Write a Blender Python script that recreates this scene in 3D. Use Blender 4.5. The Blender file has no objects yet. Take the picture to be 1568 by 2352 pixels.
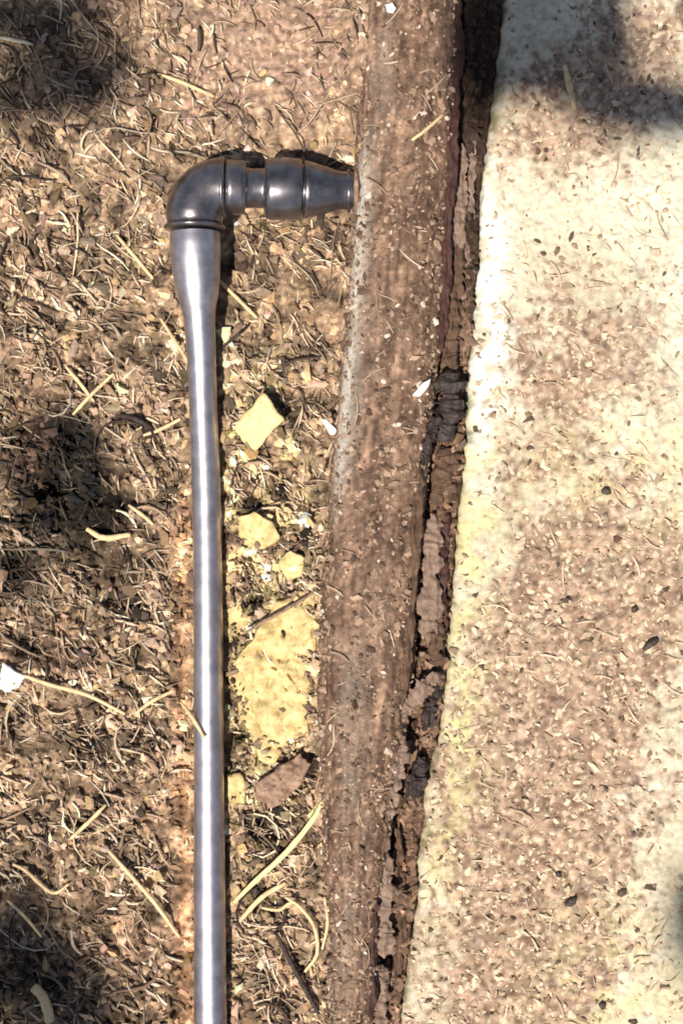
import bpy, math, random
import numpy as np
from mathutils import Vector
R = math.radians
random.seed(7); rng = np.random.default_rng(7)
scene = bpy.context.scene
col = scene.collection

# ------------------------------------------------------------------ camera, sky, sun, exposure
D = 0.36                                   # camera height over the ground, metres
cam = bpy.data.cameras.new('camera'); camo = bpy.data.objects.new('camera', cam); col.objects.link(camo)
camo.location = (0, 0, D); camo.rotation_euler = (0, 0, 0)
cam.sensor_fit = 'VERTICAL'; cam.sensor_height = 24.0; cam.lens = 24.0 * D / 0.24
cam.clip_start = 0.02; cam.clip_end = 500
scene.camera = camo
scene.cycles.filter_width = 1.8
SUN = Vector((-0.27, -0.42, 1.0)).normalized()       # towards the sun
elev = math.asin(SUN.z); azim = math.atan2(SUN.x, SUN.y)
world = bpy.data.worlds.new('World'); scene.world = world; world.use_nodes = True
wn = world.node_tree.nodes; wl = world.node_tree.links
sky = wn.new('ShaderNodeTexSky'); sky.sky_type = 'NISHITA'; sky.sun_disc = False
sky.sun_elevation = elev; sky.sun_rotation = azim
wl.new(sky.outputs[0], wn['Background'].inputs[0]); wn['Background'].inputs[1].default_value = 0.065
sl = bpy.data.lights.new('sun', 'SUN'); sl.energy = 5.0; sl.angle = R(0.53); sl.color = (1, .95, .87)
so = bpy.data.objects.new('sun', sl); col.objects.link(so)
so.rotation_euler = SUN.to_track_quat('Z', 'Y').to_euler()
vs = scene.view_settings
vs.view_transform = 'Standard'; vs.look = 'None'; vs.exposure = 0.45; vs.gamma = 1; vs.use_curve_mapping = False

# ------------------------------------------------------------------ helpers
K = 160.0 / 1568 * 1e-3                    # metres per unit of the layout drawing
def X(a, z=0.0): return (np.asarray(a, float) - 784) * K * (1 - np.asarray(z) / D)
def Y(b, z=0.0): return (1176 - np.asarray(b, float)) * K * (1 - np.asarray(z) / D)
def pts(lst, z=0.0): return np.array([[X(a, z), Y(b, z), z] for a, b in lst])
def smooth(a, b, t): t = np.clip((t - a) / (b - a), 0, 1); return t * t * (3 - 2 * t)

def _h(i, j, s):
    n = (i.astype(np.int64) * 374761393 + j.astype(np.int64) * 668265263 + s * 1442695041) & 0xffffffff
    n = ((n ^ (n >> 13)) * 1274126177) & 0xffffffff
    return ((n ^ (n >> 16)) & 0xffff) / 65535.0 * 2 * np.pi
def noise(x, y, size, seed=0):             # gradient noise, about -1..1
    x = np.asarray(x, float) / size + 1000.37; y = np.asarray(y, float) / size + 1000.71
    i = np.floor(x); j = np.floor(y); u = x - i; v = y - j
    def g(di, dj):
        a = _h(i + di, j + dj, seed); return np.cos(a) * (u - di) + np.sin(a) * (v - dj)
    fu = u*u*u*(u*(u*6-15)+10); fv = v*v*v*(v*(v*6-15)+10)
    return 1.5 * ((g(0,0)*(1-fu) + g(1,0)*fu) * (1-fv) + (g(0,1)*(1-fu) + g(1,1)*fu) * fv)
def fbm(x, y, size, seed=0, o=3):
    return sum(noise(x, y, size / 2**k, seed + k) / 2**k for k in range(o))

def mesh_np(name, V, F4=None, F3=None, colors=None, flat=False):
    me = bpy.data.meshes.new(name)
    F4 = np.zeros((0, 4), int) if F4 is None else np.asarray(F4).reshape(-1, 4)
    F3 = np.zeros((0, 3), int) if F3 is None else np.asarray(F3).reshape(-1, 3)
    V = np.asarray(V, np.float32)
    me.vertices.add(len(V)); me.vertices.foreach_set('co', V.ravel())
    idx = np.concatenate([F4.ravel(), F3.ravel()]).astype(np.int32)
    me.loops.add(len(idx)); me.loops.foreach_set('vertex_index', idx)
    n = len(F4) + len(F3); me.polygons.add(n)
    st = np.concatenate([np.arange(len(F4)) * 4, len(F4) * 4 + np.arange(len(F3)) * 3]).astype(np.int32)
    me.polygons.foreach_set('loop_start', st)
    me.polygons.foreach_set('use_smooth', np.full(n, not flat, bool))
    me.update(calc_edges=True); me.validate()
    if colors is not None:
        at = me.color_attributes.new('Col', 'FLOAT_COLOR', 'POINT')
        c = np.ones((len(V), 4), np.float32); c[:, :3] = colors
        at.data.foreach_set('color', c.ravel())
    return me
def obj(name, V, F4=None, F3=None, mat=None, parent=None, colors=None, flat=False, origin=None):
    V = np.asarray(V, float)
    if parent is not None:
        r = parent
        while r.parent: r = r.parent
        off = np.array(r.location)
    else:
        off = np.array(origin) if origin is not None else np.array([V[:,0].mean(), V[:,1].mean(), V[:,2].min()])
    me = mesh_np(name, V - off, F4, F3, colors, flat)
    o = bpy.data.objects.new(name, me); col.objects.link(o)
    if mat: me.materials.append(mat)
    if parent is not None: o.parent = parent
    else: o.location = off
    return o
def empty(name, loc):
    o = bpy.data.objects.new(name, None); o.location = loc; o.empty_display_size = .01; col.objects.link(o); return o
def tag(o, label=None, cat=None, group=None, kind=None):
    if label: o['label'] = label
    if cat: o['category'] = cat
    if group: o['group'] = group
    if kind: o['kind'] = kind
    return o

def resample(P, n):
    P = np.asarray(P, float)
    # Catmull-Rom through the points
    Q = np.vstack([2*P[0]-P[1], P, 2*P[-1]-P[-2]]); out = []
    m = max(2, int(math.ceil(n / (len(P)-1))))
    for i in range(1, len(Q)-2):
        for t in np.linspace(0, 1, m, endpoint=False):
            a, b, c, d = Q[i-1], Q[i], Q[i+1], Q[i+2]
            out.append(.5*((2*b)+(-a+c)*t+(2*a-5*b+4*c-d)*t*t+(-a+3*b-3*c+d)*t**3))
    out.append(P[-1]); return np.array(out)
def sweep(P, r, sides=16, flatness=1.0, rough=0.0, seed=0, cap=True, up=(0,0,1)):
    P = np.asarray(P, float); n = len(P); r = np.broadcast_to(np.asarray(r, float), (n,))
    T = np.gradient(P, axis=0); T /= np.linalg.norm(T, axis=1)[:, None] + 1e-12
    up = np.array(up, float)
    S = np.cross(T, up); S /= np.linalg.norm(S, axis=1)[:, None] + 1e-12
    U = np.cross(S, T)
    a = np.arange(sides) / sides * 2*np.pi
    V = P[:, None, :] + r[:, None, None] * (np.cos(a)[None, :, None]*S[:, None, :] + flatness*np.sin(a)[None, :, None]*U[:, None, :])
    if rough:
        L = np.concatenate([[0], np.cumsum(np.linalg.norm(np.diff(P, axis=0), axis=1))])
        nn = noise(np.repeat(L[:, None], sides, 1), np.cos(a)[None]*r.mean() + np.sin(a)[None]*r.mean()*.7 + 0*L[:, None], r.mean()*1.3, seed)
        V = P[:, None, :] + (V - P[:, None, :]) * (1 + rough*nn)[:, :, None]
    V = V.reshape(-1, 3)
    i = np.arange(n-1)[:, None]; j = np.arange(sides)[None]
    F = np.stack([i*sides+j, i*sides+(j+1) % sides, (i+1)*sides+(j+1) % sides, (i+1)*sides+j], -1).reshape(-1, 4)
    F3 = np.zeros((0, 3), int)
    if cap:
        c0 = len(V); V = np.vstack([V, P[0], P[-1]]); jj = np.arange(sides)
        F3 = np.vstack([np.stack([np.full(sides, c0), (jj+1) % sides, jj], 1),
                        np.stack([np.full(sides, c0+1), (n-1)*sides+jj, (n-1)*sides+(jj+1) % sides], 1)])
    return V, F, F3

# ------------------------------------------------------------------ materials
def mat(name, color=None, rough=.8, attr=False, var=.25, nscale=900, bump=.3, bdist=.0003, spec=.3, ramp=None, detail=6, coat=0):
    m = bpy.data.materials.new(name); m.use_nodes = True
    N = m.node_tree.nodes; L = m.node_tree.links; b = N['Principled BSDF']
    tc = N.new('ShaderNodeTexCoord')
    geo = N.new('ShaderNodeNewGeometry')
    nz = N.new('ShaderNodeTexNoise'); nz.inputs['Scale'].default_value = nscale; nz.inputs['Detail'].default_value = detail
    nz.inputs['Roughness'].default_value = .65
    L.new(geo.outputs['Position'], nz.inputs['Vector'])
    rp = N.new('ShaderNodeValToRGB'); rp.color_ramp.elements[0].position = .3; rp.color_ramp.elements[1].position = .7
    rp.color_ramp.elements[0].color = (1-var, 1-var, 1-var, 1); rp.color_ramp.elements[1].color = (1+var, 1+var, 1+var, 1)
    if ramp:
        rp.color_ramp.elements[0].color = (*ramp[0], 1); rp.color_ramp.elements[1].color = (*ramp[1], 1)
    L.new(nz.outputs['Fac'], rp.inputs[0])
    mx = N.new('ShaderNodeMix'); mx.data_type = 'RGBA'; mx.blend_type = 'MULTIPLY'; mx.inputs[0].default_value = 1
    if attr:
        at = N.new('ShaderNodeVertexColor'); at.layer_name = 'Col'; L.new(at.outputs[0], mx.inputs[6])
    else: mx.inputs[6].default_value = (*(color or (1,1,1)), 1)
    L.new(rp.outputs[0], mx.inputs[7]); L.new(mx.outputs[2], b.inputs['Base Color'])
    b.inputs['Roughness'].default_value = rough; b.inputs['Specular IOR Level'].default_value = spec
    b.inputs['Coat Weight'].default_value = coat
    if bump:
        n2 = N.new('ShaderNodeTexNoise'); n2.inputs['Scale'].default_value = nscale*1.3; n2.inputs['Detail'].default_value = 5
        L.new(geo.outputs['Position'], n2.inputs['Vector'])
        bp = N.new('ShaderNodeBump'); bp.inputs['Strength'].default_value = bump; bp.inputs['Distance'].default_value = bdist
        L.new(n2.outputs['Fac'], bp.inputs['Height']); L.new(bp.outputs[0], b.inputs['Normal'])
    return m
M_soil = mat('soil', attr=True, var=.35, nscale=700, bump=.8, bdist=.0006, rough=.95, spec=.15)
M_bits = mat('litter_bits', attr=True, var=.25, nscale=1200, bump=.3, rough=.8, spec=.25)
M_conc = mat('concrete', attr=True, var=.16, nscale=900, bump=.7, bdist=.0004, rough=.9, spec=.2)
M_crust = mat('dirt_crust', attr=True, var=.35, nscale=900, bump=.8, bdist=.0005, rough=.8, spec=.3)
M_plastic = mat('black_plastic', (.022, .021, .026), rough=.30, var=.5, nscale=300, bump=.06, bdist=.0002, spec=.5)
M_tube = mat('black_tube', (.030, .028, .032), rough=.40, var=.30, nscale=260, bump=.14, bdist=.0002, spec=.5)
for m_, c_ in ((M_tube, (.44, .405, .425)), (M_plastic, (.20, .178, .18))):
    b_ = m_.node_tree.nodes['Principled BSDF']; b_.inputs['Metallic'].default_value = .9; b_.inputs['IOR'].default_value = 1.6
    for n_ in m_.node_tree.nodes:
        if n_.type == 'MIX': n_.inputs[6].default_value = (*c_, 1)
M_straw = mat('straw', (.66, .47, .25), rough=.6, var=.25, nscale=500, bump=.2)
M_straw2 = mat('yellow_straw', (.74, .55, .26), rough=.6, var=.2, nscale=500, bump=.2)
M_pink = mat('bark_pink', (.20, .13, .092), rough=.7, var=.45, nscale=450, bump=.8, bdist=.0006)
M_bark = mat('bark_rust', (.095, .052, .030), rough=.75, var=.5, nscale=420, bump=.9, bdist=.0006)
M_redbark = mat('bark_red', (.055, .022, .016), rough=.7, var=.5, nscale=450, bump=.9, bdist=.0006)
M_dark = mat('bark_dark', (.035, .022, .018), rough=.6, var=.5, nscale=500, bump=.8, bdist=.0006)
M_chip = mat('wood_chip', (.64, .48, .23), rough=.7, var=.3, nscale=420, bump=.5, bdist=.0004)
M_stone = mat('pale_stone', (.74, .58, .29), ramp=((.42, .36, .26), (1.1, 1.08, 1.02)), rough=.85, nscale=330, bump=1, bdist=.0008)
M_white = mat('white_flake', (.82, .78, .70), rough=.5, var=.1, nscale=500, bump=.2)
M_grit = mat('dark_grit', (.05, .036, .028), rough=.6, var=.5, nscale=700, bump=.5)
M_brownchip = mat('brown_chip', (.27, .175, .12), ramp=((.45, .4, .36), (1.5, 1.45, 1.4)), rough=.85, nscale=420, bump=1, bdist=.0008)
M_leaf = mat('leaf', (.07, .12, .035), rough=.5, var=.3, nscale=60, bump=.1)
M_stem = mat('stem', (.16, .11, .07), rough=.8, var=.3, nscale=150, bump=.4)

# ------------------------------------------------------------------ plan of the place (lines as functions of y)
def line(lst, z):
    ys = np.array([Y(b, z) for a, b in lst]); xs = np.array([X(a, z) for a, b in lst]); o = np.argsort(ys)
    return lambda y: np.interp(y, ys[o], xs[o])
_pipe = [(972,-700),(944,-60),(936,200),(928,450),(912,650),(892,870),(864,1150),(843,1480),(826,1800),(806,2100),(806,2420),(806,3100)]
xpipe = line(_pipe, .006)
PR = .0112; PZ = .0046; SE = 2.5            # half width, axis height and squareness of the edging
Wf = lambda y: np.interp(y, [float(Y(b)) for b in (2400, 2100, 1850, 1650, 1450)], [.50, .54, .74, .93, 1.0])
_edge = [(1230,-900),(1160,-60),(1146,120),(1118,320),(1108,480),(1094,650),(1078,820),(1072,1000),(1052,1200),(1036,1380),(1028,1520),(1010,1680),(980,1800),(966,1950),(950,2120),(926,2300),(915,2420),(840,3200)]
_ed = line(_edge, .0065)
def xedge(y): return _ed(y) + .0007*noise(y, y*0, .014, 5) + .00022*noise(y, y*0, .0045, 6)
_tube = [(470,560),(466,720),(470,900),(474,1100),(478,1400),(480,1800),(482,2100),(484,2420),(486,3300)]
xtube = line(_tube, .005)
ytop_tube = float(Y(540))
CT = .0070                                   # top of the concrete
hollows = [(120,1110,55,5),(160,1010,60,4),(140,1070,115,4.0),(60,1480,30,3),(215,960,60,2.5),(35,1310,55,4),(195,1690,60,3.5),(280,1380,50,3),(615,1905,52,5),(110,1150,80,3),
           (170,90,140,2.2),(90,2230,170,2.5),(250,1310,50,2.5),(640,1130,38,2.5),(590,1160,30,2.5),(700,1790,40,3),(545,1690,26,3.5),(585,1385,22,2.5),(690,1235,18,2)]
def Hbase(x, y):
    z = .0012*noise(x, y, .030, 11) + .0009*noise(x, y, .011, 12) + .0009*np.clip(fbm(x, y, .0065, 58), -1, .5)*smooth(float(Y(300)), float(Y(700)), y)
    for a, b, r, d in hollows:
        rr = r*K*1.0
        z = z - d*1e-3*np.exp(-((x-X(a))**2 + (y-Y(b))**2) / (rr*rr) * 1.6)
    dp = xpipe(y) - PR*Wf(y) - x                                     # >0 left of the pipe
    z = z + .0026*np.exp(-np.clip(dp, 0, 1)/.005)*(dp > -.004)
    upper = smooth(float(Y(420)), float(Y(120)), y)
    z = z + upper*.0075*np.exp(-(np.clip(np.abs(dp+.001), 0, 1)/.0075)**2)       # soil heaped on the pipe near the top
    z = z + .0030*np.exp(-((x-X(735))**2/(70*K)**2 + (y-Y(2200))**2/(260*K)**2)) + .0020*np.exp(-((x-X(640))**2/(140*K)**2 + (y-Y(250))**2/(90*K)**2))
    dt = np.abs(x - xtube(y)); under = (y < ytop_tube + .001)
    lim = np.where(under, .0009 + smooth(.0026, .0075, dt)*.01, 1.0)
    fit = (x > X(380)) & (x < X(850)) & (y > Y(520)) & (y < Y(315))
    lim = np.where(fit, .0003, lim)
    z = np.minimum(z, lim)
    de = xedge(y) - x
    gapz = smooth(0, .004, x - xpipe(y) - PR*Wf(y)*.85)*smooth(-.0005, .0005, de)
    z = z + gapz*(.0052 + .0022*noise(x, y*.5, .006, 15) + .0012*noise(x, y*.4, .0025, 16)) - smooth(.0006, -.004, de)*.012                        # drops away beneath the slab
    return z
def Hfine(x, y):
    roughmap = .55 + .45*smooth(float(Y(200)), float(Y(900)), y) + .25*smooth(float(X(520)), float(X(100)), x)
    f = .0011*(1 - 2*np.abs(noise(x, y, .0034, 21))) + .0007*noise(x, y, .0016, 22) + .0003*noise(x, y, .0009, 23)
    return f*roughmap
def H(x, y): return Hbase(x, y) + Hfine(x, y)

def lerp(c, d, t): return np.asarray(c)[None, :]*(1-t)[:, None] + np.asarray(d)[None, :]*t[:, None]
def blob(x, y, a, b, ra, rb): return np.exp(-(((x-X(a))/(ra*K))**2 + ((y-Y(b))/(rb*K))**2))
def soilcol(x, y):
    n = .5 + .5*fbm(x, y, .022, 31); n2 = .5 + .5*fbm(x, y, .004, 41)
    c = lerp((.125, .077, .046), (.315, .218, .136), np.clip(n*.5 + n2*.6, 0, 1))
    hum_shade = np.clip(3*blob(x, y, 130, 1075, 95, 120) + 1.3*blob(x, y, 250, 1170, 60, 40) + 1.2*blob(x, y, 30, 1310, 70, 70) + .7*blob(x, y, 215, 1290, 110, 90) + .5*blob(x, y, 310, 1400, 90, 50)
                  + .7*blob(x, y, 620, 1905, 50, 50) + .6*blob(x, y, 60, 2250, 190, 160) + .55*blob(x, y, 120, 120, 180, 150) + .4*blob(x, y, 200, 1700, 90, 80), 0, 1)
    c = c*(1 - .94*hum_shade)[:, None]  # dark humus clump, plus shade of corners and hollows put into the colour
    red = np.clip(smooth(.0, .6, fbm(x, y, .028, 51)), 0, 1)*.45
    c = c*(1-red)[:, None] + np.array((.235, .14, .09))[None]*red[:, None]
    clay = np.exp(-((x - (xtube(y) - .0062))/.0022)**2) * smooth(float(Y(1050)), float(Y(1300)), y)
    c = c*(1-.75*clay)[:, None] + np.array((.46, .25, .135))[None]*(.75*clay)[:, None]
    yel = np.clip(1.2*blob(x, y, 600, 1250, 90, 330) + blob(x, y, 580, 1650, 90, 280), 0, 1)*smooth(-.25, .35, fbm(x, y, .006, 57))*1.6
    yel = np.clip(yel, 0, 1)
    c = c*(1-.7*yel)[:, None] + np.array((.62, .47, .23))[None]*(.7*yel)[:, None]
    c = c*np.exp(np.clip(1.15*fbm(x, y, .0065, 58), -1.7, .40))[:, None]
    shade_spots = np.clip(sum(1.6*blob(x, y, a, b, r, r) for a, b, r in ((600,892,17),(645,925,14),(684,968,20),(645,1118,22),(580,1158,24),(588,1384,20),(704,1236,16),(548,1690,24),(705,1770,26),(612,1905,42),(640,1868,24),(536,1480,16),(534,1560,14),(330,985,18),(390,1150,20),(305,1400,26),(235,1230,24),(195,1700,30),(240,1840,24),(60,1480,30))), 0, 1)
    c = c*(1-.9*shade_spots)[:, None]  # chip shadows and shaded gaps painted as dark spots in the soil
    sm = blob(x, y, 620, 130, 260, 170)
    c = c*(1-.75*sm)[:, None] + np.array((.37, .235, .165))[None]*(.75*sm)[:, None]
    c = c*np.exp(.55*noise(x, y, .0017, 55) + .35*noise(x, y, .0010, 56))[:, None]
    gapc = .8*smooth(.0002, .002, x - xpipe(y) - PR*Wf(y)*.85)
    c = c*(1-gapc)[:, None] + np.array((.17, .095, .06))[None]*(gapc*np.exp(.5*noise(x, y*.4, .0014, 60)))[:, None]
    c = c*(1 - .72*smooth(.0002, .002, x - xpipe(y) - PR*.85)*smooth(float(Y(820)), float(Y(560)), y))[:, None]  # shade of the upper gap painted into the soil colour
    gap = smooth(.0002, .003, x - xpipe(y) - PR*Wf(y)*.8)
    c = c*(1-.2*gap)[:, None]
    return c

# ------------------------------------------------------------------ ground
def graded(lo, hi, step, far):
    a = list(np.arange(lo, hi, step)); s = step
    while a[-1] < far: s *= 1.25; a.append(a[-1]+s)
    s = step; b = []
    p = lo
    while p > -far: s *= 1.25; p -= s; b.append(p)
    return np.array(b[::-1] + a)
gx = graded(-.084, .044, .00042, .6); gy = graded(-.124, .124, .00042, .6)
GX, GY = np.meshgrid(gx, gy); fx, fy = GX.ravel(), GY.ravel()
fade = smooth(.5, .16, np.maximum(np.abs(fx), np.abs(fy)))
V = np.stack([fx, fy, Hbase(fx, fy) + Hfine(fx, fy)*fade], 1)
nx, ny = len(gx), len(gy)
i = np.arange(ny-1)[:, None]; j = np.arange(nx-1)[None]
F = np.stack([i*nx+j, i*nx+j+1, (i+1)*nx+j+1, (i+1)*nx+j], -1).reshape(-1, 4)
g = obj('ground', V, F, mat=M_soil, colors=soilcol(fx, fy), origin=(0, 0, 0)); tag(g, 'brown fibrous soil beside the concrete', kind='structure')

# ------------------------------------------------------------------ concrete slab
er = .0026
prof = [(0.0, -.014), (0.0, -.006), (0.0, -.002), (0.0, .001), (0.0, .003)]
for t in np.linspace(0, math.pi/2, 7): prof.append((er*(1-math.cos(t)), CT-er+er*math.sin(t)))
u = list(np.arange(er+.0004, .062, .00042)); s = .00042
while u[-1] < .6: s *= 1.25; u.append(u[-1]+s)
prof += [(q, CT) for q in u]; prof = np.array(prof)
UU, YY = np.meshgrid(prof[:, 0], gy); ZZ = np.broadcast_to(prof[:, 1][None], UU.shape)
cx = UU.ravel() + xedge(YY.ravel()); cy = YY.ravel(); cz = ZZ.ravel().copy(); cu = UU.ravel()
KC = 1/(1 - CT/D)
def dirtmap(x, y):
    x, y = x*KC, y*KC
    return np.clip(1.15*blob(x, y, 1250, 1680, 300, 430) + 1.1*blob(x, y, 1190, 2250, 250, 330) + .85*blob(x, y, 1290, 860, 190, 230)
               + .9*blob(x, y, 1400, 1330, 210, 200) + .9*blob(x, y, 1280, 270, 340, 160) + .8*blob(x, y, 1500, 60, 190, 150) + .45*blob(x, y, 1480, 760, 120, 200), 0, 1)
dirt = dirtmap(cx, cy)
def dirtmask(x, y, d): return smooth(.30, .80, d*.92 + .26*fbm(x, y, .012, 61) + .26*fbm(x, y, .0026, 63))
dm = dirtmask(cx, cy, dirt)
top = smooth(.0005, .003, cu)
cz += top*(.0006*noise(cx, cy, .02, 71) + .00038*noise(cx, cy, .0030, 72) + .00034*noise(cx, cy, .0014, 73) + dm*.0006*noise(cx, cy, .0019, 74))
pit = smooth(.52, .85, noise(cx, cy, .0026, 75)); cz -= top*pit*.0009
cx2 = cx + (1-top)*(.0004*noise(cz, cy, .0032, 76) + .0002*noise(cz, cy, .0012, 77))
cc = lerp((.46, .395, .265), (.62, .55, .41), np.clip(.5 + .7*fbm(cx, cy, .02, 81), 0, 1))
cc = cc*(1-dm*.9)[:, None] + lerp((.21, .115, .076), (.43, .272, .182), np.clip(.5+.9*fbm(cx, cy, .006, 83), 0, 1))*(dm*.9*np.exp(.40*noise(cx, cy, .0028, 84) - .08))[:, None]
yel = np.clip(1.2*blob(cx, cy, 1080, 1150, 50, 200) + 1.1*blob(cx, cy, 1050, 1600, 55, 260) + .6*blob(cx, cy, 1450, 1080, 220, 130) + .7*blob(cx, cy, 1400, 2250, 160, 190)
              + .5*blob(cx, cy, 1000, 2000, 40, 200), 0, 1)*smooth(-.5, .4, fbm(cx, cy, .007, 85))
cc = cc*(1-.85*yel)[:, None] + np.array((.60, .53, .25))[None]*(.85*yel)[:, None]
edge_light = np.clip(1.3*blob(cx, cy, 1112, 700, 44, 300), 0, 1)*smooth(-.6, .2, fbm(cx, cy, .006, 89))*.9
cc = cc*(1-edge_light)[:, None] + np.array((.80, .78, .70))[None]*edge_light[:, None]  # sunlit white of the slab edge painted into its colour
cool = .3*blob(cx, cy, 1540, 560, 140, 330)
cc = cc*(1-cool)[:, None] + np.array((.64, .66, .53))[None]*cool[:, None]
green = smooth(.1, .6, fbm(cx, cy, .005, 87) + .5*blob(cx, cy, 1080, 960, 40, 90) + .7*blob(cx, cy, 1150, 230, 50, 130) - .15)*smooth(.0032, .0006, cu)
cc = cc*(1-.75*green)[:, None] + np.array((.12, .13, .05))[None]*(.75*green)[:, None]
gm = noise(cx, cy, .0016, 90) + .6*noise(cx, cy, .0010, 92)
spk = smooth(.10, .75, gm)*(.3 + .7*dm); cc = cc*(1-.62*spk)[:, None] + np.array((.14, .085, .05))[None]*(.45*spk)[:, None]
lt = smooth(.25, .8, -gm)*dm; cc = cc*(1-.6*lt)[:, None] + np.array((.66, .55, .38))[None]*(.6*lt)[:, None]
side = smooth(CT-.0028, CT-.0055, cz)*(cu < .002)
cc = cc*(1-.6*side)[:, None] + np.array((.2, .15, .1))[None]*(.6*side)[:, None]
V = np.stack([cx2, cy, cz], 1); nx = len(prof)
i = np.arange(ny-1)[:, None]; j = np.arange(nx-1)[None]
F = np.stack([i*nx+j, i*nx+j+1, (i+1)*nx+j+1, (i+1)*nx+j], -1).reshape(-1, 4)
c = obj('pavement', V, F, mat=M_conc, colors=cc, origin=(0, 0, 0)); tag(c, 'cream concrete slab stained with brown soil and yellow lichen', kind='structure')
CONC = (xedge, CT)

# ------------------------------------------------------------------ the dusty main pipe
ROOTP = empty('edging', (float(xpipe(0.0)), 0, 0))
tag(ROOTP, 'wide dirt-caked brown edging running along the concrete slab', 'edging')
py = gy[(gy > -.55) & (gy < .55)]; na = 150
# smoothed centre line
yk = np.array([Y(b) for a, b in _pipe]); 
pxs = np.convolve(np.pad(xpipe(np.linspace(-.62, .62, 2000)), 60, mode='edge'), np.ones(121)/121, 'valid')
xp = lambda y: np.interp(y, np.linspace(-.62, .62, 2000), pxs)
al = np.linspace(0, 2*np.pi, na, endpoint=False)
AA, PY = np.meshgrid(al, py); arc = AA.ravel()*PR; pyy = PY.ravel(); aa = AA.ravel()
crust = .00030*noise(arc, pyy*.45, .0030, 91) + .00022*noise(arc, pyy*.4, .0013, 92) + .0003*noise(arc, pyy, .008, 93) + .0002*noise(arc, pyy, .0008, 94)
pale_rim = np.exp(-((aa - R(142))/.20)**2) * smooth(.0, .5, .5+fbm(arc*.6, pyy*.25, .008, 95)) * smooth(float(Y(1250)), float(Y(1000)), pyy) * smooth(float(Y(300)), float(Y(480)), pyy)  # paler, smoother band along the left rim
rr = PR + crust*(1-.7*pale_rim)
se = (np.abs(np.cos(aa))**SE + np.abs(np.sin(aa))**SE)**(-1/SE)
V = np.stack([xp(pyy) + rr*se*np.cos(aa)*Wf(pyy), pyy, PZ + (rr*se)*np.sin(aa)*.88], 1)
n1 = np.clip(.5 + .4*fbm(arc, pyy*.5, .006, 96) + .45*fbm(arc, pyy*.12, .0016, 97), 0, 1)
pc = lerp((.070, .036, .022), (.245, .148, .094), n1)*np.exp(.45*noise(arc, pyy*.6, .0045, 102))[:, None]
pc = pc*np.exp(.55*noise(arc, pyy*.7, .0016, 99) + .4*noise(arc, pyy*.7, .0009, 100))[:, None]
pc = pc*(1-.75*pale_rim)[:, None] + np.array((.60, .55, .46))[None]*(.75*pale_rim)[:, None]
gry = np.clip(.8*np.exp(-((aa-R(115))/.5)**2)*smooth(-.1, .5, fbm(arc, pyy*.3, .014, 98)), 0, 1)*.5
pc = pc*(1-gry)[:, None] + np.array((.22, .18, .14))[None]*gry[:, None]
n = len(py); i = np.arange(n-1)[:, None]; j = np.arange(na)[None]
F = np.stack([i*na+j, i*na+(j+1) % na, (i+1)*na+(j+1) % na, (i+1)*na+j], -1).reshape(-1, 4)[:, ::-1]
obj('edging_body', V, F, mat=M_crust, parent=ROOTP, colors=pc)

# ------------------------------------------------------------------ crumbs: many small lumps as one mesh
def icos():
    t = (1+5**.5)/2
    v = np.array([(-1,t,0),(1,t,0),(-1,-t,0),(1,-t,0),(0,-1,t),(0,1,t),(0,-1,-t),(0,1,-t),(t,0,-1),(t,0,1),(-t,0,-1),(-t,0,1)], float)
    v /= np.linalg.norm(v[0])
    f = np.array([(0,11,5),(0,5,1),(0,1,7),(0,7,10),(0,10,11),(1,5,9),(5,11,4),(11,10,2),(10,7,6),(7,1,8),(3,9,4),(3,4,2),(3,2,6),(3,6,8),(3,8,9),(4,9,5),(2,4,11),(6,2,10),(8,6,7),(9,8,1)])
    return v, f
IV, IF = icos()
def crumbs(P, size, colors, flat=.62, stretch=.5):
    n = len(P)
    v = IV[None]*(1 + .42*rng.standard_normal((n, 12, 1))).clip(.4, 1.7)
    a = rng.uniform(0, 2*np.pi, n); e = 1 + stretch*rng.random(n)
    v = v*np.stack([e, 1/e, flat*(.6+.6*rng.random(n))], 1)[:, None, :]
    tl = rng.normal(0, .35, n)
    ca, sa = np.cos(a)[:, None], np.sin(a)[:, None]
    x = v[:, :, 0]*ca - v[:, :, 1]*sa; y = v[:, :, 0]*sa + v[:, :, 1]*ca; z = v[:, :, 2] + x*np.tan(tl)[:, None]*.6
    VV = np.stack([x, y, z], 2)*size[:, None, None] + P[:, None, :]
    F = (IF[None] + (np.arange(n)*12)[:, None, None]).reshape(-1, 3)
    return VV.reshape(-1, 3), F, np.repeat(colors, 12, 0)
def in_fit(x, y): return (x > X(395)) & (x < X(830)) & (y < Y(385)) & (y > Y(500))
def free(x, y, m=.0):
    dt = np.abs(x - xtube(y)); ok = ~((dt < .0034+m) & (y < ytop_tube+.004))
    ok &= ~((dt < .0065+m) & (y < ytop_tube+.004) & (y > Y(720)))
    return ok & ~in_fit(x, y)

# soil crumbs on the ground
n = 26000
x = rng.uniform(-.085, .040, n); y = rng.uniform(-.125, .125, n)
sz = np.exp(rng.normal(math.log(.00050), .50, n)).clip(.0002, .0015)
sz = sz*(1-.3*np.clip(blob(x, y, 620, 130, 260, 190) + smooth(.1, .6, fbm(x, y, .018, 53)), 0, 1))
sparse = rng.random(n) > .7*np.clip(blob(x, y, 620, 130, 280, 200) + .8*blob(x, y, 370, 2230, 120, 180) + .6*smooth(.1, .6, fbm(x, y, .018, 53)), 0, 1)
ok = free(x, y, 0) & (x < xpipe(y) - PR*Wf(y)*.93) & sparse
ok |= (x > xpipe(y)+PR*Wf(y)*.8) & (x < xedge(y) - .0004)
x, y, sz = x[ok], y[ok], sz[ok]
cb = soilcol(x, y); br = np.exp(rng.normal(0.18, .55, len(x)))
br = np.where(rng.random(len(x)) < .02, 2.2, br.clip(.3, 1.9))
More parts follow.
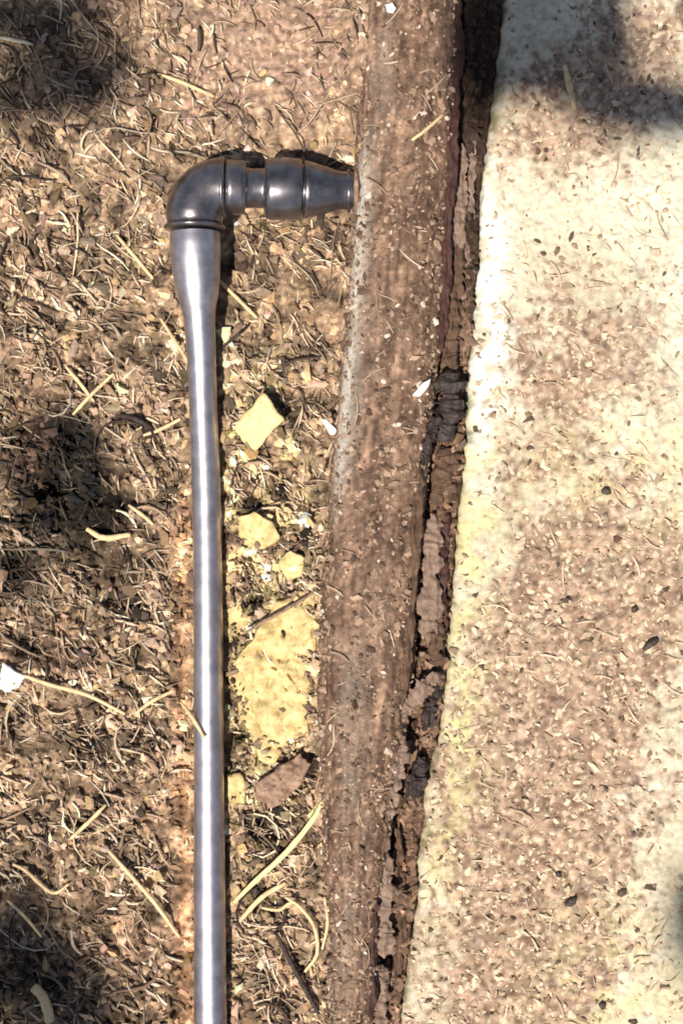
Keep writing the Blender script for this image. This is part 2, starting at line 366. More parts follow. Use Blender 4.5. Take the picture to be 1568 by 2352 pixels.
cb = np.clip(cb*br[:, None]*np.stack([1+.05*rng.standard_normal(len(x)), np.ones(len(x)), 1+.12*rng.standard_normal(len(x))], 1), .008, .62)
P = np.stack([x, y, H(x, y) + sz*.15], 1)
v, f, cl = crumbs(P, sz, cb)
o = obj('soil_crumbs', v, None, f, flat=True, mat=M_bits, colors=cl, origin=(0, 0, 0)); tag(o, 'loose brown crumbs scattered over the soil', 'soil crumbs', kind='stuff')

# fibres lying on the soil
def fibres(n, region, lmin, lmax, wid, lift, colfun, keep, zfun, curv=110, seg=7):
    x0, x1, y0, y1 = region
    cx = rng.uniform(x0, x1, n); cy = rng.uniform(y0, y1, n)
    th = np.where(rng.random(n) < .5, rng.normal(-.75, .5, n), rng.uniform(0, np.pi, n))
    L = lmin + (lmax-lmin)*rng.random(n)**2; kp = rng.normal(0, curv, n); kp2 = rng.normal(0, curv*1.2, n)
    s = np.linspace(-.5, .5, seg)[None]*L[:, None]
    ang = th[:, None] + kp[:, None]*s + kp2[:, None]*s*s*60
    ds = L[:, None]/(seg-1)
    px = cx[:, None] + np.cumsum(np.cos(ang)*ds, 1) - .5*L[:, None]*np.cos(th)[:, None]
    pyv = cy[:, None] + np.cumsum(np.sin(ang)*ds, 1) - .5*L[:, None]*np.sin(th)[:, None]
    ok = keep(px.ravel(), pyv.ravel()).reshape(px.shape).all(1)
    px, pyv, L, ang = px[ok], pyv[ok], L[ok], ang[ok]; n = len(px)
    w = wid*np.exp(rng.normal(0, .35, n)); lf = lift*rng.random(n)**2; tiltv = rng.normal(0, .12, n)
    t = np.linspace(0, 1, seg)
    zz = zfun(px.ravel(), pyv.ravel()).reshape(px.shape)
    zz = .35*zz + .65*np.maximum(zz, zz.mean(1, keepdims=True))
    zz = zz + w[:, None]*.6 + lf[:, None]*np.sin(np.pi*t)[None] + np.abs(tiltv[:, None]*L[:, None]*.25*(t[None]))
    nxv, nyv = -np.sin(ang), np.cos(ang)
    taper = (.45 + .55*np.sin(np.pi*(t*.85+.08)))[None]
    ww = w[:, None]*taper
    q = np.arange(3)/3*2*np.pi + .5
    VX = px[:, :, None] + nxv[:, :, None]*ww[:, :, None]*np.cos(q); VY = pyv[:, :, None] + nyv[:, :, None]*ww[:, :, None]*np.cos(q)
    VZ = zz[:, :, None] + ww[:, :, None]*np.sin(q)*.8
    V = np.stack([VX, VY, VZ], -1).reshape(-1, 3)
    b = (np.arange(n)*seg*3)[:, None, None]; i = np.arange(seg-1)[None, :, None]; j = np.arange(3)[None, None]
    F = np.stack([b+i*3+j, b+i*3+(j+1) % 3, b+(i+1)*3+(j+1) % 3, b+(i+1)*3+j], -1).reshape(-1, 4)
    return V, F, np.repeat(colfun(px.mean(1), pyv.mean(1)), seg*3, 0)
def fcol(x, y):
    n = len(x); t = rng.random(n)
    c = lerp((.20, .12, .075), (.60, .45, .30), t**1.1)*1.12
    hi = rng.random(n) < .13; c[hi] = np.array((.74, .60, .42))
    dk = rng.random(n) < .2; c[dk] = np.array((.07, .045, .03))*np.exp(rng.normal(0, .3, dk.sum()))[:, None]
    hum_shade = np.clip(3*blob(x, y, 130, 1075, 95, 120) + 1.1*blob(x, y, 30, 1310, 70, 70) + .5*blob(x, y, 215, 1290, 110, 90) + .5*blob(x, y, 60, 2250, 190, 160) + .5*blob(x, y, 120, 120, 180, 150), 0, 1)  # fibres take the same humus tone and painted corner shade
    c = c*np.exp(np.clip(.9*fbm(x, y, .0065, 58), -1.3, .2))[:, None]
    return np.clip(c*(1-.9*hum_shade)[:, None], .008, .8)
def bare(x, y):                              # smooth soil with little litter on it
    return np.clip(blob(x, y, 620, 130, 260, 190) + .8*np.exp(-((x-xtube(y)+.0062)/.003)**2)*(y < Y(1000)) + .6*blob(x, y, 380, 2250, 130, 200) + .7*blob(x, y, 650, 700, 110, 130) + .7*blob(x, y, 135, 1065, 110, 110)
                   + smooth(.1, .6, fbm(x, y, .018, 53))*.75, 0, 1)
def kg(x, y):
    x2 = np.asarray(x).reshape(-1, 7); y2 = np.asarray(y).reshape(-1, 7)
    cl_ = smooth(-.35, .25, fbm(x2.mean(1), y2.mean(1), .008, 59))
    some = np.repeat((rng.random(len(x2)) < .25 + .75*cl_) & (rng.random(len(x2)) > .88*bare(x2.mean(1), y2.mean(1))), 7)
    return free(x, y, .0004) & (x < xpipe(y) - PR*Wf(y)*.92) & some
Vs, Fs, Cs = [], [], []; base = 0
for args in ((14000, (-.088, .02, -.128, .128), .0020, .007, .00021, .0010), (1500, (-.088, .02, -.128, .128), .006, .020, .00024, .0018)):
    v, f, cl = fibres(*args, fcol, kg, H)
    Vs.append(v); Fs.append(f+base); Cs.append(cl); base += len(v)
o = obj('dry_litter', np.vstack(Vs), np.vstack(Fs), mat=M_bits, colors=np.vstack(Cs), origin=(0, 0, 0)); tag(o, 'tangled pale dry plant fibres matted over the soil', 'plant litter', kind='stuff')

# dirt grains and fibres on the pipe
n = 5200
t = rng.uniform(R(18), R(168), n); y = rng.uniform(-.125, .125, n)
sz = np.exp(rng.normal(math.log(.00036), .45, n)).clip(.00015, .0011)
se = (np.abs(np.cos(t))**SE + np.abs(np.sin(t))**SE)**(-1/SE)
P = np.stack([xp(y) + (PR-.00005)*se*np.cos(t)*Wf(y), y, PZ + .88*(PR-.00005)*se*np.sin(t)], 1)
cb = lerp((.07, .04, .024), (.40, .27, .18), rng.random(n)**1.3)
wm = rng.random(n) < .05; cb[wm] = (.6, .47, .36)
v1, f1, c1 = crumbs(P, sz, cb)
zp = lambda x, y: PZ + .88*np.clip((PR+.0002)**SE - np.abs((x-xp(y))/Wf(y))**SE, 1e-12, 1)**(1/SE)
kp_ = lambda x, y: np.abs(x - xp(y)) < PR*.93*Wf(y)
v2, f2, c2 = fibres(190, (-.02, .03, -.125, .125), .002, .008, .00013, .0004, lambda x, y: lerp((.2, .12, .08), (.55, .41, .29), rng.random(len(x))), kp_, zp)
f2t = np.vstack([f2[:, [0, 1, 2]], f2[:, [0, 2, 3]]])
o = obj('dirt_grains', np.vstack([v1, v2]), None, np.vstack([f1, f2t+len(v1)]), flat=True, mat=M_bits, colors=np.vstack([c1, c2]), parent=ROOTP); tag(o, kind='stuff')

# grit on the concrete
n = 15000
x = rng.uniform(.012, .085, n); y = rng.uniform(-.125, .125, n); uu = x - xedge(y)
d = dirtmap(x, y)
mk = dirtmask(x, y, d)
ok = (uu > .0012) & (rng.random(n) < .16 + .8*mk)
x, y, mk = x[ok], y[ok], mk[ok]; n = len(x)
sz = np.exp(rng.normal(math.log(.00040), .45, n)).clip(.00015, .0012)
cb = lerp((.20, .125, .08), (.68, .54, .36), rng.random(n))
dk = rng.random(n) < .06; cb[dk] = (.09, .06, .04)
P = np.stack([x, y, CT + .0006*noise(x, y, .02, 71) + .0003*noise(x, y, .003, 72) - sz*.1], 1)
v1, f1, c1 = crumbs(P, sz, cb)
kc = lambda x, y: x - xedge(y) > .003
v2, f2, c2 = fibres(380, (.015, .085, -.125, .125), .002, .008, .00013, .0005, lambda x, y: lerp((.3, .19, .12), (.66, .5, .34), rng.random(len(x))), kc, lambda x, y: CT + .0006*noise(x, y, .02, 71) + .0003)
f2t = np.vstack([f2[:, [0, 1, 2]], f2[:, [0, 2, 3]]])
o = obj('grit', np.vstack([v1, v2]), None, np.vstack([f1, f2t+len(v1)]), flat=True, mat=M_bits, colors=np.vstack([c1, c2]), origin=(0, 0, 0)); tag(o, 'fine brown grit strewn over the stained concrete', 'grit', kind='stuff')

# ------------------------------------------------------------------ the thin drip tube with its elbow
ZF = .0098                                  # axis height of the fitting
ROOTD = empty('drip_tube', (float(X(482)), float(Y(2300)), 0))
tag(ROOTD, 'thin glossy grey drip tube with barbed elbow plugged into the edging', 'tube')
q = 1.0/1.0204                              # 1600-wide drawing to layout units
spec = [(447,534,57,ZF),(447,560,58.5,ZF),(448,590,58,ZF-.0001),(451,635,54,ZF-.0004),(454,665,50,ZF-.0008),(456,690,44.5,ZF-.0012),(457,712,38.5,ZF-.0016),(460,750,35,ZF-.0024),(464,850,33,ZF-.0038),(466,920,32.5,.0050),(471,1040,32.5,.0044),(475,1150,33,.0040),
        (478,1400,33.5,.0038),(479,1600,34,.0038),(480,1800,34.5,.0039),(481,2000,36,.0041),(482,2200,37,.0043),(484,2420,38,.0045),(490,3200,38,.0045)]
A = np.array([[X(a, z), Y(b, z), z, r*K*(1-z/D)] for a, b, r, z in spec])
yy = np.linspace(A[0,1], A[-1,1], 1500); o_ = np.argsort(A[:,1])
def cub(k): return np.interp(yy, A[o_, 1], A[o_, k])
def sm(v, w=9): return np.convolve(np.pad(v, w//2, mode='edge'), np.ones(w)/w, 'valid')
P = np.stack([sm(sm(cub(0), 101), 51), yy, sm(sm(cub(2), 71), 41)], 1)
rad = sm(sm(cub(3), 7), 5) * (1 + .008*noise(yy, yy*0, .012, 201))
V, F4, F3 = sweep(P, rad, 40)
obj('tube', V, F4, F3, mat=M_tube, parent=ROOTD)
# elbow bend
def pz(a, b, z=ZF): return np.array([X(a, z), Y(b, z), z])
ax, ay = 447, 430; bend = 66
bc = (ax+bend, ay+bend)
path = [pz(ax, ay+bend+24), pz(ax, ay+bend+8)] + [pz(bc[0]-bend*math.cos(t), bc[1]-bend*math.sin(t)) for t in np.linspace(0, math.pi/2, 20)] + [pz(ax+bend+2, ay)]
V, F4, F3 = sweep(np.array(path), np.array([60*K, 63*K] + [65*K]*20 + [64*K]), 40)
EL = obj('elbow', V, F4, F3, mat=M_plastic, parent=ROOTD)
def lathe(p0, p1, prof, name, parent, m=M_plastic, sides=40):
    p0, p1 = np.array(p0), np.array(p1)
    P = np.array([p0 + (p1-p0)*t for t, r in prof]); r = np.array([r*K for t, r in prof])
    V, F4, F3 = sweep(P, r, sides); return obj(name, V, F4, F3, mat=m, parent=parent)
rr_ = [(0, 58), (.04, 63), (.15, 67), (.5, 68.5), (.85, 67), (.96, 63), (1, 58)]
lathe(pz(ax, ay+bend+32), pz(ax, ay+bend+21), rr_, 'collar', EL)
lathe(pz(ax+bend-7, ay), pz(ax+bend+6, ay), [(t, r-1) for t, r in rr_], 'collar', EL)
x0 = 515
def hx(a): return (a - x0)/(850-x0)
prof = [(515,50),(517,61),(530,61),(550,60),(561,59),(562.5,57),(563.5,46),(566,45),(580,43),(598,44),(606,44),(607.5,60),(609,64),(613,67),(622,69),(650,69),(686,68),(689,66.5),(690,56),(695.5,56),(696.5,63),(698,64.5),(706,63.5),(726,58),(750,52),(772,44),(786,42),(800,42),(850,40)]
zend = ZF-.0034
BA = lathe(pz(x0, ay), pz(850, 440, zend), [(hx(a), r) for a, r in prof], 'barb', ROOTD)
lathe(pz(812, 439, zend), pz(824, 439, zend), [(0, 40), (.1, 50), (.5, 54), (.9, 50), (1, 40)], 'grommet', ROOTD, M_brownchip)
lathe(pz(796, 439, zend), pz(806, 439, zend), [(0, 40), (.1, 46), (.5, 49), (.9, 46), (1, 40)], 'rim', BA)

# ------------------------------------------------------------------ chips, flakes, straws
def chip(name, poly, z, thick, m, label, cat, tilt=(0, 0), rough=.12, seed=0, N=48, rings=8, group=None, pits=0):
    pp = np.vstack([poly, poly[:1]]).astype(float); dl = np.concatenate([[0], np.cumsum(np.linalg.norm(np.diff(pp, axis=0), axis=1))])
    tt = np.linspace(0, dl[-1], N+1); P = np.stack([np.interp(tt, dl, pp[:,0]), np.interp(tt, dl, pp[:,1])], 1)
    P = np.array([[X(a, z), Y(b, z)] for a, b in P[:-1]]); N = len(P)
    c = P.mean(0)
    wob = 1 + .13*noise(np.arange(N)*48/N, np.zeros(N), 5.1, seed) + .06*noise(np.arange(N)*48/N, np.zeros(N), 2.2, seed) + .03*noise(np.arange(N)*1.0, np.zeros(N), 1.7, seed)
    P = c + (P-c)*wob[:, None]
    V = []
    L = np.linalg.norm(P-c, axis=1).mean()
    for k in range(1, rings+1):
        t = k/rings; Q = c + (P-c)*t
        h = thick*(1 - .25*t**6) + rough*L*(noise(Q[:,0], Q[:,1], L*.55, seed+1) + .6*noise(Q[:,0], Q[:,1], L*.2, seed+2))*.6
        V.append(np.stack([Q[:,0], Q[:,1], h], 1))
    Q = c + (P-c)*1.02; V.append(np.stack([Q[:,0], Q[:,1], np.full(N, thick*.5)], 1))
    Q = c + (P-c)*.96; V.append(np.stack([Q[:,0], Q[:,1], np.zeros(N)], 1))
    V = np.vstack(V + [np.array([[c[0], c[1], thick + rough*L*.3*noise(c[0], c[1], L*.5, seed+1)], [c[0], c[1], 0]])])
    if pits: V[:, 2] -= pits*smooth(.35, .7, noise(V[:,0], V[:,1], .0017, seed+9))*(V[:, 2] > thick*.6)
    V[:, 2] += z + (V[:,0]-c[0])*tilt[0] + (V[:,1]-c[1])*tilt[1]
    nr = rings+2; i = np.arange(nr-1)[:, None]; j = np.arange(N)[None]
    F = np.stack([i*N+j, (i+1)*N+j, (i+1)*N+(j+1) % N, i*N+(j+1) % N], -1).reshape(-1, 4)
    jj = np.arange(N); tc_ = nr*N
    # winding: polygons listed clockwise on the picture are flipped by recalculation below
    F3 = np.vstack([np.stack([np.full(N, tc_), jj, (jj+1) % N], 1), np.stack([np.full(N, tc_+1), (nr-1)*N+(jj+1) % N, (nr-1)*N+jj], 1)])
    ar = np.sum(P[:,0]*np.roll(P[:,1], -1) - np.roll(P[:,0], -1)*P[:,1])
    if ar < 0: F = F[:, ::-1]; F3 = F3[:, ::-1]
    o = obj(name, V, F, F3, mat=m); tag(o, label, cat, group); return o
def gz(a, b): return float(H(np.array([X(a)]), np.array([Y(b)]))[0])

chip('wood_chip', [(536,985),(570,945),(606,906),(630,935),(652,968),(618,1000),(583,1036),(558,1010)], gz(595,970)+.0016, .0018, M_chip,
     'square pale yellow wood chip lying right of the tube', 'wood chip', tilt=(.26, .26), rough=.07, seed=1)
chip('pale_stone', [(640,1388),(680,1362),(716,1346),(732,1362),(722,1450),(716,1540),(720,1625),(700,1672),(660,1705),(628,1742),(600,1728),(572,1672),(538,1608),(536,1560),(556,1500),(596,1440)], gz(640,1560)-.0006, .0026, M_stone,
     'largest pale yellow pitted stone between the tube and the edging', 'stone', rough=.13, seed=4, N=110, rings=36, pits=.0012)
chip('stone_chip', [(552,1192),(585,1178),(626,1200),(640,1235),(610,1262),(572,1262),(548,1232)], gz(590,1220)+.0002, .0014, M_stone,
     'small cream stone chip below the square wood chip', 'stone chip', tilt=(.30, .35), rough=.14, seed=8)
chip('stone_chip', [(522,1775),(552,1772),(566,1800),(562,1840),(534,1850),(520,1830)], gz(545,1810)-.0004, .0020, M_stone,
     'yellow stone chip tucked against the right side of the tube', 'stone chip', rough=.1, seed=12)
chip('stone_chip', [(640,1290),(668,1262),(700,1280),(694,1322),(660,1338)], gz(668,1300)-.0002, .0016, M_stone,
     'yellow stone chip just above the top of the large pale stone', 'stone chip', tilt=(.25, .3), rough=.14, seed=51)
chip('stone_crumb', [(524,1400),(552,1386),(566,1420),(552,1462),(526,1450)], gz(545,1425)-.0002, .0016, M_stone,
     'yellow stone crumb between the tube and the large pale stone', 'stone', tilt=(.05, .1), rough=.14, seed=53)
# soil crumbs washed over the rims of the stone
n = 640; a_ = rng.uniform(525, 735, n); b_ = rng.uniform(1340, 1745, n)
x = X(a_, .003); y = Y(b_, .003)
sz = np.exp(rng.normal(math.log(.0004), .4, n)).clip(.0002, .0011)
e_ = ((a_-640)/88)**2 + ((b_-1545)/185)**2
a2 = rng.uniform(525, 730, n); b2 = rng.uniform(1150, 1350, n); two = np.arange(n) % 3 == 0
x = np.where(two, X(a2, .002), x); y = np.where(two, Y(b2, .002), y); e_ = np.where(two, 2, e_); hz = np.where(two, -1, gz(640,1560)+.0018)
tre = np.arange(n) % 7 == 1; x = np.where(tre, X(560 + rng.uniform(-40, 150, n), .003), x); y = np.where(tre, Y(1800 + rng.uniform(-60, 70, n), .003), y); e_ = np.where(tre, 2, e_); hz = np.where(tre, gz(545,1810)+.0012, hz)
ok = (rng.random(n) < np.where(e_ > .8, .9, .10)) & (x < xpipe(y)-PR*Wf(y)*.9)
v, f, cl = crumbs(np.stack([x, y, np.maximum(H(x, y)+two*.0012, hz)+.0001], 1)[ok], sz[ok], (soilcol(x, y)*np.exp(rng.normal(-.1, .4, n))[:, None])[ok])
o = obj('soil_crumbs', v, None, f, mat=M_bits, colors=cl, flat=True, origin=(0, 0, 0)); tag(o, 'soil crumbs strewn over the rims of the pale stone', 'soil crumbs', kind='stuff')
chip('bark_chip', [(588,1800),(640,1762),(690,1728),(712,1752),(698,1790),(660,1830),(622,1856),(596,1840)], gz(650,1795)+.0022, .0022, M_brownchip,
     'brown bark chip propped over a dark hollow below the stone', 'bark chip', tilt=(.12, .08), rough=.22, seed=16, N=80, rings=20, pits=.0008)
chip('white_flake', [(0,1580),(8,1520),(30,1535),(62,1552),(48,1572),(22,1590)], gz(28,1555)+.001, .0014, M_white,
     'bright white flake at the left edge of the soil', 'flake', rough=.1, seed=20, N=30, rings=5)
def zpipe(a, b):
    yv = float(Y(b)); return float(zp(np.array([X(a)]), np.array([yv]))[0])
chip('white_flake', [(736,962),(748,962),(772,986),(770,1000),(758,998)], max(gz(755,980), .006)+.0028, .0009, M_white,
     'tiny white flake on the left side of the edging', 'flake', rough=.05, seed=22, N=24, rings=4)
chip('white_flake', [(948,908),(968,880),(988,870),(984,888),(964,912)], zpipe(966,890)+.0002, .0010, M_white,
     'tiny white flake beside the black scrap on the edging', 'flake', rough=.05, seed=24, N=24, rings=4)
chip('white_flake', [(884,14),(900,8),(910,20),(902,32),(888,28)], zpipe(897,20)+.0002, .0010, M_white,
     'tiny white flake at the top end of the edging', 'flake', rough=.05, seed=26, N=24, rings=4)

def straw(lst, w, label, m=M_straw, z=None, name='dry_straw', cat='straw', lift=.0006, flatness=.7, group=None, rough=.12, taper=True):
    L = resample(np.array(lst, float), 26)
    if z is None:
        zz = H(X(L[:,0]), Y(L[:,1])); zz = np.maximum(sm(zz, 7), zz.mean()-.0003) + lift
    elif callable(z): zz = z(L[:,0], L[:,1])
    else: zz = np.full(len(L), z)
    t = np.linspace(0, 1, len(L)); zz = zz + lift*np.sin(np.pi*t)
    P = np.stack([X(L[:,0], zz), Y(L[:,1], zz), zz], 1)
    r = w*.5*K*((.55+.45*np.sin(np.pi*(.1+.8*t))) if taper else np.ones(len(L)))*(1+.14*noise(t, t*0, .09, len(lst)+int(w)))
    V, F4, F3 = sweep(P, r, 8, flatness, rough, int(w))
    o = obj(name, V, F4, F3, mat=m); tag(o, label, cat, group); return o
zlow = lambda a, b: np.maximum(H(X(a), Y(b))+.0008, .0022)
straw([(235,1938),(300,2010),(360,2080),(412,2152)], 10, 'longest straight straw slanting down to the tube at lower left', lift=.0012)
straw([(762,1790),(738,1850),(702,1905),(650,1965),(590,2020),(532,2078)], 13, 'broad curved yellow straw blade beside the lower edging', m=M_straw2, z=lambda a, b: np.interp(a, [530, 700, 770], [.0015, .004, .0085]), lift=.001, flatness=.35)
straw([(656,2028),(600,2062),(548,2118)], 12, 'short pale straw lying just under the broad curved blade', lift=.0010)
straw([(56,1552),(120,1574),(200,1596),(288,1640)], 10, 'pale straw running right from the white flake', lift=.0012)
straw([(163,1926),(200,1892),(244,1848)], 10, 'short bright straw just above the longest straight straw', lift=.0014)
straw([(18,2068),(60,2108),(96,2152)], 8, 'thin straw in the dark lower left corner', lift=.001)
straw([(655,2060),(690,2085),(722,2130),(728,2190),(700,2232)], 9, 'curled pale root beside the lowest part of the edging', name='root', cat='root', lift=.0014)
straw([(600,2085),(640,2090),(665,2075),(700,2070)], 8, 'short pale root lying level under the broad straw blade', name='root', cat='root', lift=.0012)
straw([(632,2140),(668,2210),(700,2270),(732,2330)], 12, 'dark straight root slanting down at the bottom between tube and edging', m=M_dark, name='root', cat='root', lift=.0012)
straw([(745,2060),(752,2120),(740,2180)], 8, 'short pale fibre at the lower left rim of the edging', name='plant_fibre', cat='fibre', z=.0085)
straw([(500,640),(560,700),(590,730)], 9, 'pale straw right of the tube under the elbow', lift=.001)
straw([(508,800),(545,770),(572,745)], 8, 'dark twig scrap right of the tube above the square chip', m=M_dark, name='twig', cat='twig', lift=.001)
straw([(30,1985),(60,2000),(120,2050),(160,2030)], 9, 'bent straw left of the longest straight straw', lift=.001)
straw([(200,1215),(240,1235),(300,1228)], 14, 'broad pale straw scrap just below the black hollow', lift=.001)
straw([(368,730),(400,780),(432,832),(462,890)], 9, 'straw whose tip lies over the middle of the tube', z=lambda a, b: np.interp(a, [368, 420, 445, 465], [.0012, .0052, .0082, .0088]), lift=.0002)
straw([(415,1612),(440,1645),(470,1695)], 9, 'tiny straw stuck across the lower tube', z=lambda a, b: np.interp(a, [415, 440, 470], [.004, .0068, .0084]), lift=.0002)
straw([(268,540),(310,590),(352,640)], 9, 'pale straw left of the tube just below the elbow')
straw([(372,172),(425,192),(492,222)], 9, 'pale straw on the smooth soil above the elbow')
straw([(168,952),(212,905),(262,858)], 9, 'straw slanting up right over the black hollow', lift=.001)
straw([(152,842),(184,880),(216,922)], 9, 'straw crossing another straw above the black hollow', lift=.001)
straw([(330,1000),(370,985),(415,962)], 9, 'straw pointing at the tube right of the black hollow')
straw([(296,1160),(330,1185),(352,1205)], 9, 'stubby straw at the lower rim of the black hollow', lift=.001)
straw([(310,1640),(350,1610),(402,1585)], 9, 'pale straw left of the tube at the pale stone level')
straw([(720,1360),(690,1380),(652,1402),(600,1432),(560,1455)], 8, 'fine root along the top edge of the large pale stone', m=M_brownchip, name='root', cat='root', z=.0042)
straw([(945,322),(975,300),(1018,262)], 8, 'thin pale fibre stuck high on the edging', z=lambda a, b: zp(X(a), Y(b))+.0002, lift=.0003, name='plant_fibre', cat='fibre')
straw([(1296,150),(1306,195),(1320,252)], 15, 'upright pale straw scrap on the shaded concrete', z=CT+.0008, lift=.0004)
straw([(78,2268),(100,2292),(116,2345)], 24, 'thick pale twig stub in the bottom left corner', name='twig', cat='twig', z=gz(95,2300)+.003, flatness=.9, taper=False)
straw([(268,955),(300,958),(330,972),(356,990)], 12, 'dark curved root scrap right of the black hollow', m=M_dark, name='root', cat='root', lift=.001)

# strips of bark and flakes lodged between the pipe and the concrete
def strip(lst, w, label, m, z, flatness=.35, name='bark_strip', cat='bark', rough=.35):
    L = resample(np.array(lst, float), 110); n = len(L); t = np.linspace(0, 1, n); sd = int(w + lst[0][0]*3 + lst[0][1]*7)
    L = L + np.stack([4.5*noise(t, t*0, .10, sd), 0*t], 1)
    zz = z + .0007*noise(t, t*0, .22, sd+1) + .0006*np.sin(np.pi*t)
    P = np.stack([X(L[:,0], zz), Y(L[:,1], zz), zz], 1)
    env = (np.clip(np.minimum(t, 1-t)*7 + .18*noise(t, t*0, .03, sd+4), .05, 1))**.6
    r = w*.5*K*env*(1 + .5*noise(t, t*0, .11, sd+2) + .38*noise(t, t*0, .035, sd+3)).clip(.25, 1.7)
    V, F4, F3 = sweep(P, r, 28, flatness, rough, sd)
    V[:, 2] += .0008*noise(V[:,0], V[:,1]*.22, .0012, sd+5) + .0004*noise(V[:,0], V[:,1]*.5, .0007, sd+6)
    o = obj(name, V, F4, F3, mat=m); tag(o, label, cat); return o
strip([(1076,-30),(1070,90),(1058,220),(1052,330)], 40, 'dark reddish bark strip in the gap at the top', M_redbark, .0040)
strip([(1062,330),(1058,430),(1052,520),(1044,620)], 30, 'brown bark strip in the gap level with the elbow', M_pink, .0066)
strip([(1052,560),(1046,640),(1034,720),(1032,800),(1040,850)], 38, 'rust brown bark strip above the black scrap', M_bark, .0072)
strip([(1028,850),(1030,900),(1022,960),(1000,1010)], 62, 'black scrap wedged between edging and concrete', M_dark, .0092, flatness=.3, name='dark_scrap')  # near-black piece set into the gap
strip([(1000,1400),(1004,1440),(1002,1500),(1006,1545)], 30, 'dark brown scrap of bark between the long pinkish strip and the concrete', M_bark, .0080, name='dark_scrap')
strip([(1005,950),(985,1010),(968,1075)], 26, 'thin black bark splinter pointing down left on the edging', M_dark, .0112, name='dark_scrap')
strip([(1030,1030),(1018,1100),(1020,1160)], 44, 'orange brown bark strip below the black scrap', M_bark, .0078)
strip([(1000,1180),(990,1280),(985,1400),(990,1480)], 44, 'long pinkish bark strip on the edging shoulder', M_pink, .0088)
strip([(1008,1545),(970,1580),(930,1625),(918,1650)], 36, 'pink curled bark flake crossing the edging rim', M_pink, .0106, flatness=.25, name='bark_flake')
strip([(1006,1570),(990,1620),(975,1680)], 26, 'black splinter under the pink curled flake', M_dark, .0070, name='dark_scrap')
strip([(968,1740),(958,1790),(945,1840)], 34, 'dark bark scrap in the gap right of the brown chip', M_dark, .0072, name='dark_scrap')
strip([(925,1690),(912,1760),(900,1830),(884,1890)], 34, 'dusty pink bark strip lower on the edging shoulder', M_pink, .0100)
strip([(890,1960),(884,2050),(882,2130),(884,2200)], 40, 'pale pink flaky bark strip near the bottom of the edging', M_pink, .0096)
strip([(878,2215),(872,2290),(870,2400)], 36, 'lowest pink bark strip beside the edging', M_pink, .0090)
strip([(915,1900),(915,2000),(922,2080),(915,2200),(902,2330)], 22, 'thin dark bark sliver along the lower concrete edge', M_bark, .0062)

strip([(1056,-60),(1046,150),(1036,330),(1026,520),(1016,700),(1006,830)], 26, 'long dark brown splinter along the upper right rim of the edging', M_redbark, .0098, name='splinter')
strip([(1088,300),(1080,420),(1072,560),(1066,700),(1062,820)], 22, 'long dusty splinter hugging the concrete level with the elbow', M_pink, .0052, name='splinter')
strip([(1012,1130),(1014,1250),(1012,1380),(1010,1500)], 26, 'long dark splinter in the gap beside the long pinkish bark strip', M_redbark, .0070, name='splinter')
strip([(966,1060),(958,1200),(950,1350),(938,1500),(924,1620)], 20, 'thin brown splinter along the middle right rim of the edging', M_bark, .0124, name='splinter')
strip([(868,1840),(858,1980),(852,2120),(850,2260),(846,2420)], 22, 'thin dark splinter along the lower right rim of the edging', M_redbark, .0118, name='splinter')
# a few single bits on the concrete
def grit(a, b, r, label, m=M_grit, e=1.0, seed=0, name='pebble', cat='pebble'):
    r = r*.72
    th = np.linspace(0, 2*np.pi, 10, endpoint=False)
    poly = [(a + r*e*math.cos(t)*(1+.15*math.sin(3*t+seed)) , b + r/e*math.sin(t)*(1+.15*math.cos(2*t+seed))) for t in th]
    if e > 1.2: poly = [(a+(p-a)*.8+(s_-b)*.6*1, b-(p-a)*.6+(s_-b)*.8) for p, s_ in poly]
    return chip(name, poly, CT+.0001, r*K*1.1, m, label, cat, rough=.25, seed=seed, N=20, rings=4)
grit(1390,1128,15,'dark pebble on yellowish concrete right of the edging middle', seed=31)
grit(1455,1400,11,'black round speck of grit on the right half of the concrete', seed=33)
grit(1382,2308,12,'dark pebble near the bottom right of the concrete', seed=35)
grit(1492,1478,20,'dark elongated crumb at the right side of the concrete', e=1.6, seed=37)
grit(1415,1238,12,'brown crumb just above the black round speck', seed=39, m=M_bark)
grit(1310,2070,16,'dark crumb in the brown stain low on the concrete', e=1.4, seed=41)
grit(1282,2008,10,'small dark speck above the low brown stain', seed=43)

# ------------------------------------------------------------------ added plant, out of the picture: leaves set to shade the corners
sh = empty('added_shrub', (-.38, -.20, 0)); tag(sh, 'unseen leafy plant added to shade the slab and soil corners', 'added_shrub')
HL = .62
def leaf_at(a, b, la, lb, rot, h=HL):
    cx_, cy_ = float(X(a)) + SUN.x/SUN.z*h, float(Y(b)) + SUN.y/SUN.z*h
    n = 9; V = []
    for i_ in range(n):
        t = i_/(n-1)*2-1
        for s_ in (-1, -.5, 0, .5, 1):
            w = (1-t*t)**.7 * (1-.25*t)
            px_, py_ = t*la*K, s_*w*lb*K + .05*la*K*t*t
            V.append((cx_ + px_*math.cos(rot)-py_*math.sin(rot), cy_ + px_*math.sin(rot)+py_*math.cos(rot), h + .25*abs(s_)*lb*K*w - .15*t*t*la*K))
    F = [(i_*5+k, i_*5+k+1, (i_+1)*5+k+1, (i_+1)*5+k) for i_ in range(n-1) for k in range(4)]
    obj('leaf', V, F, mat=M_leaf, parent=sh)
    return np.array((cx_ - la*K*.9*math.cos(rot), cy_ - la*K*.9*math.sin(rot), h-.006))
def sp(a, b, h):                            # a point at height h whose shade falls at (a, b) on the ground
    return np.array((float(X(a)) + SUN.x/SUN.z*h, float(Y(b)) + SUN.y/SUN.z*h, h))
base = np.array(sh.location)
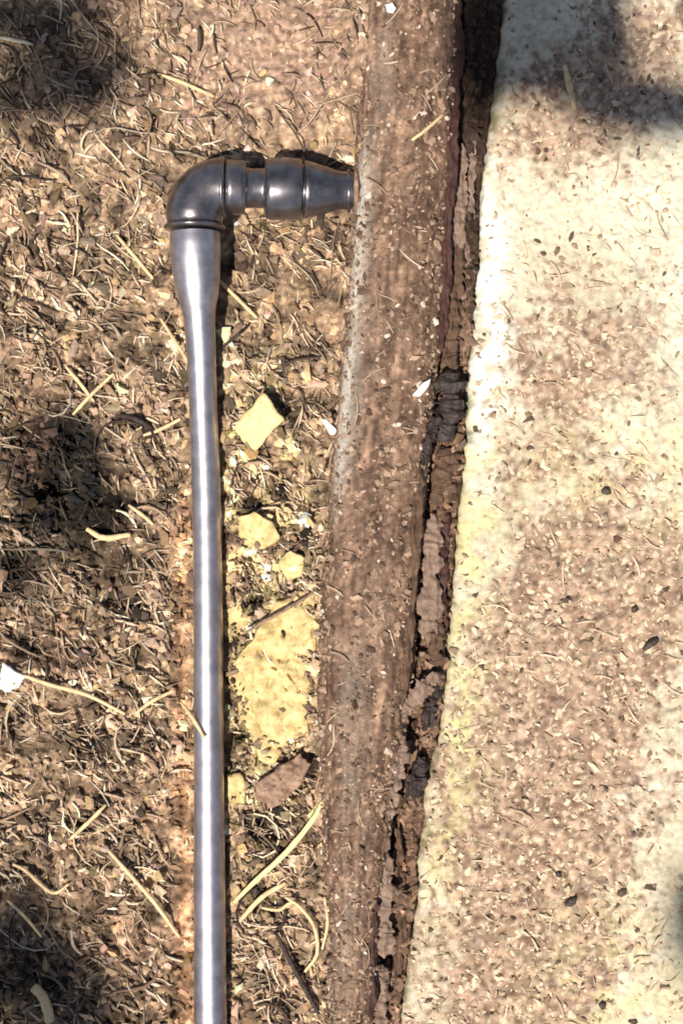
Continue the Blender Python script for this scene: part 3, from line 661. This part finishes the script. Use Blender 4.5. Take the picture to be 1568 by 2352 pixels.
def limb(name, P, r0, r1):
    q_ = resample(np.array(P), 16); V, F4, F3 = sweep(q_, np.linspace(r0, r1, len(q_)), 8); obj(name, V, F4, F3, mat=M_stem, parent=sh)
topst = sp(-900, 900, .50); fork = sp(-800, 400, .56)
limb('stem', [base + np.array((0, 0, -.01)), base*.5 + topst*.5, topst, fork], .006, .003)
limb('branch', [fork, sp(-300, -350, .60), sp(600, -500, .85), sp(1250, -330, .95), sp(1600, -150, .95)], .003, .001)
limb('branch', [fork, sp(-500, 200, .95), sp(-100, 120, 1.25)], .0025, .001)
limb('branch', [topst, sp(-700, 1800, .90), sp(-160, 2250, 1.23)], .0025, .001)
LE = [(1100,70,140,60,1.5,.9),(1120,200,90,40,1.3,.9),(240,180,130,60,.9,1.25),(60,230,150,60,.1,1.3),(180,20,120,60,.3,1.25),(40,2080,130,60,.9,1.25),(220,2290,120,50,.6,1.2),(1380,60,150,70,1.1,.95),(1175,70,110,70,1.3,.9),(1230,190,90,40,-.2,.9),(1590,2090,60,140,.1,1.0),(1330,170,160,40,-.4,.95),(1280,60,220,130,-.25,.9),(1500,240,230,78,-.10,.9),(1190,170,110,50,.4,.9),(1215,-120,150,70,.2,.62),(1430,-190,160,80,.6,.63),(1720,-40,170,80,.4,.62),(1700,200,130,60,.2,.61),
      (120,120,150,66,-.6,1.25),(0,30,150,70,.5,1.3),(60,2220,190,110,.4,1.25),(150,2360,150,70,-.3,1.2),(-150,300,150,80,.3,.66),(-220,2100,150,80,1.0,.65),
      (-160,2420,150,80,.2,.66),(-300,1900,140,70,.7,.63),(-200,40,140,70,-.4,.67),(-420,60,140,70,.4,.64),(-560,260,150,70,1.1,.62),(-620,1700,150,70,.9,.60),(-760,700,150,70,.2,.56)]
for e in LE: leaf_at(*e)

# groups of alike things
GR = {'dry_straw': 'dry straws lying about', 'white_flake': 'white flakes', 'bark_strip': 'bark lodged beside the concrete', 'dark_scrap': 'bark lodged beside the concrete', 'bark_flake': 'bark lodged beside the concrete',
      'splinter': 'splinters along the edging', 'pebble': 'dark bits on the concrete', 'stone_chip': 'yellow stone chips beside the tube', 'root': 'roots and fibres in the soil', 'plant_fibre': 'roots and fibres in the soil', 'twig': 'twigs in the soil'}
for o in list(col.objects):
    k = o.name.split('.')[0]
    if o.parent is None and k in GR: o['group'] = GR[k]
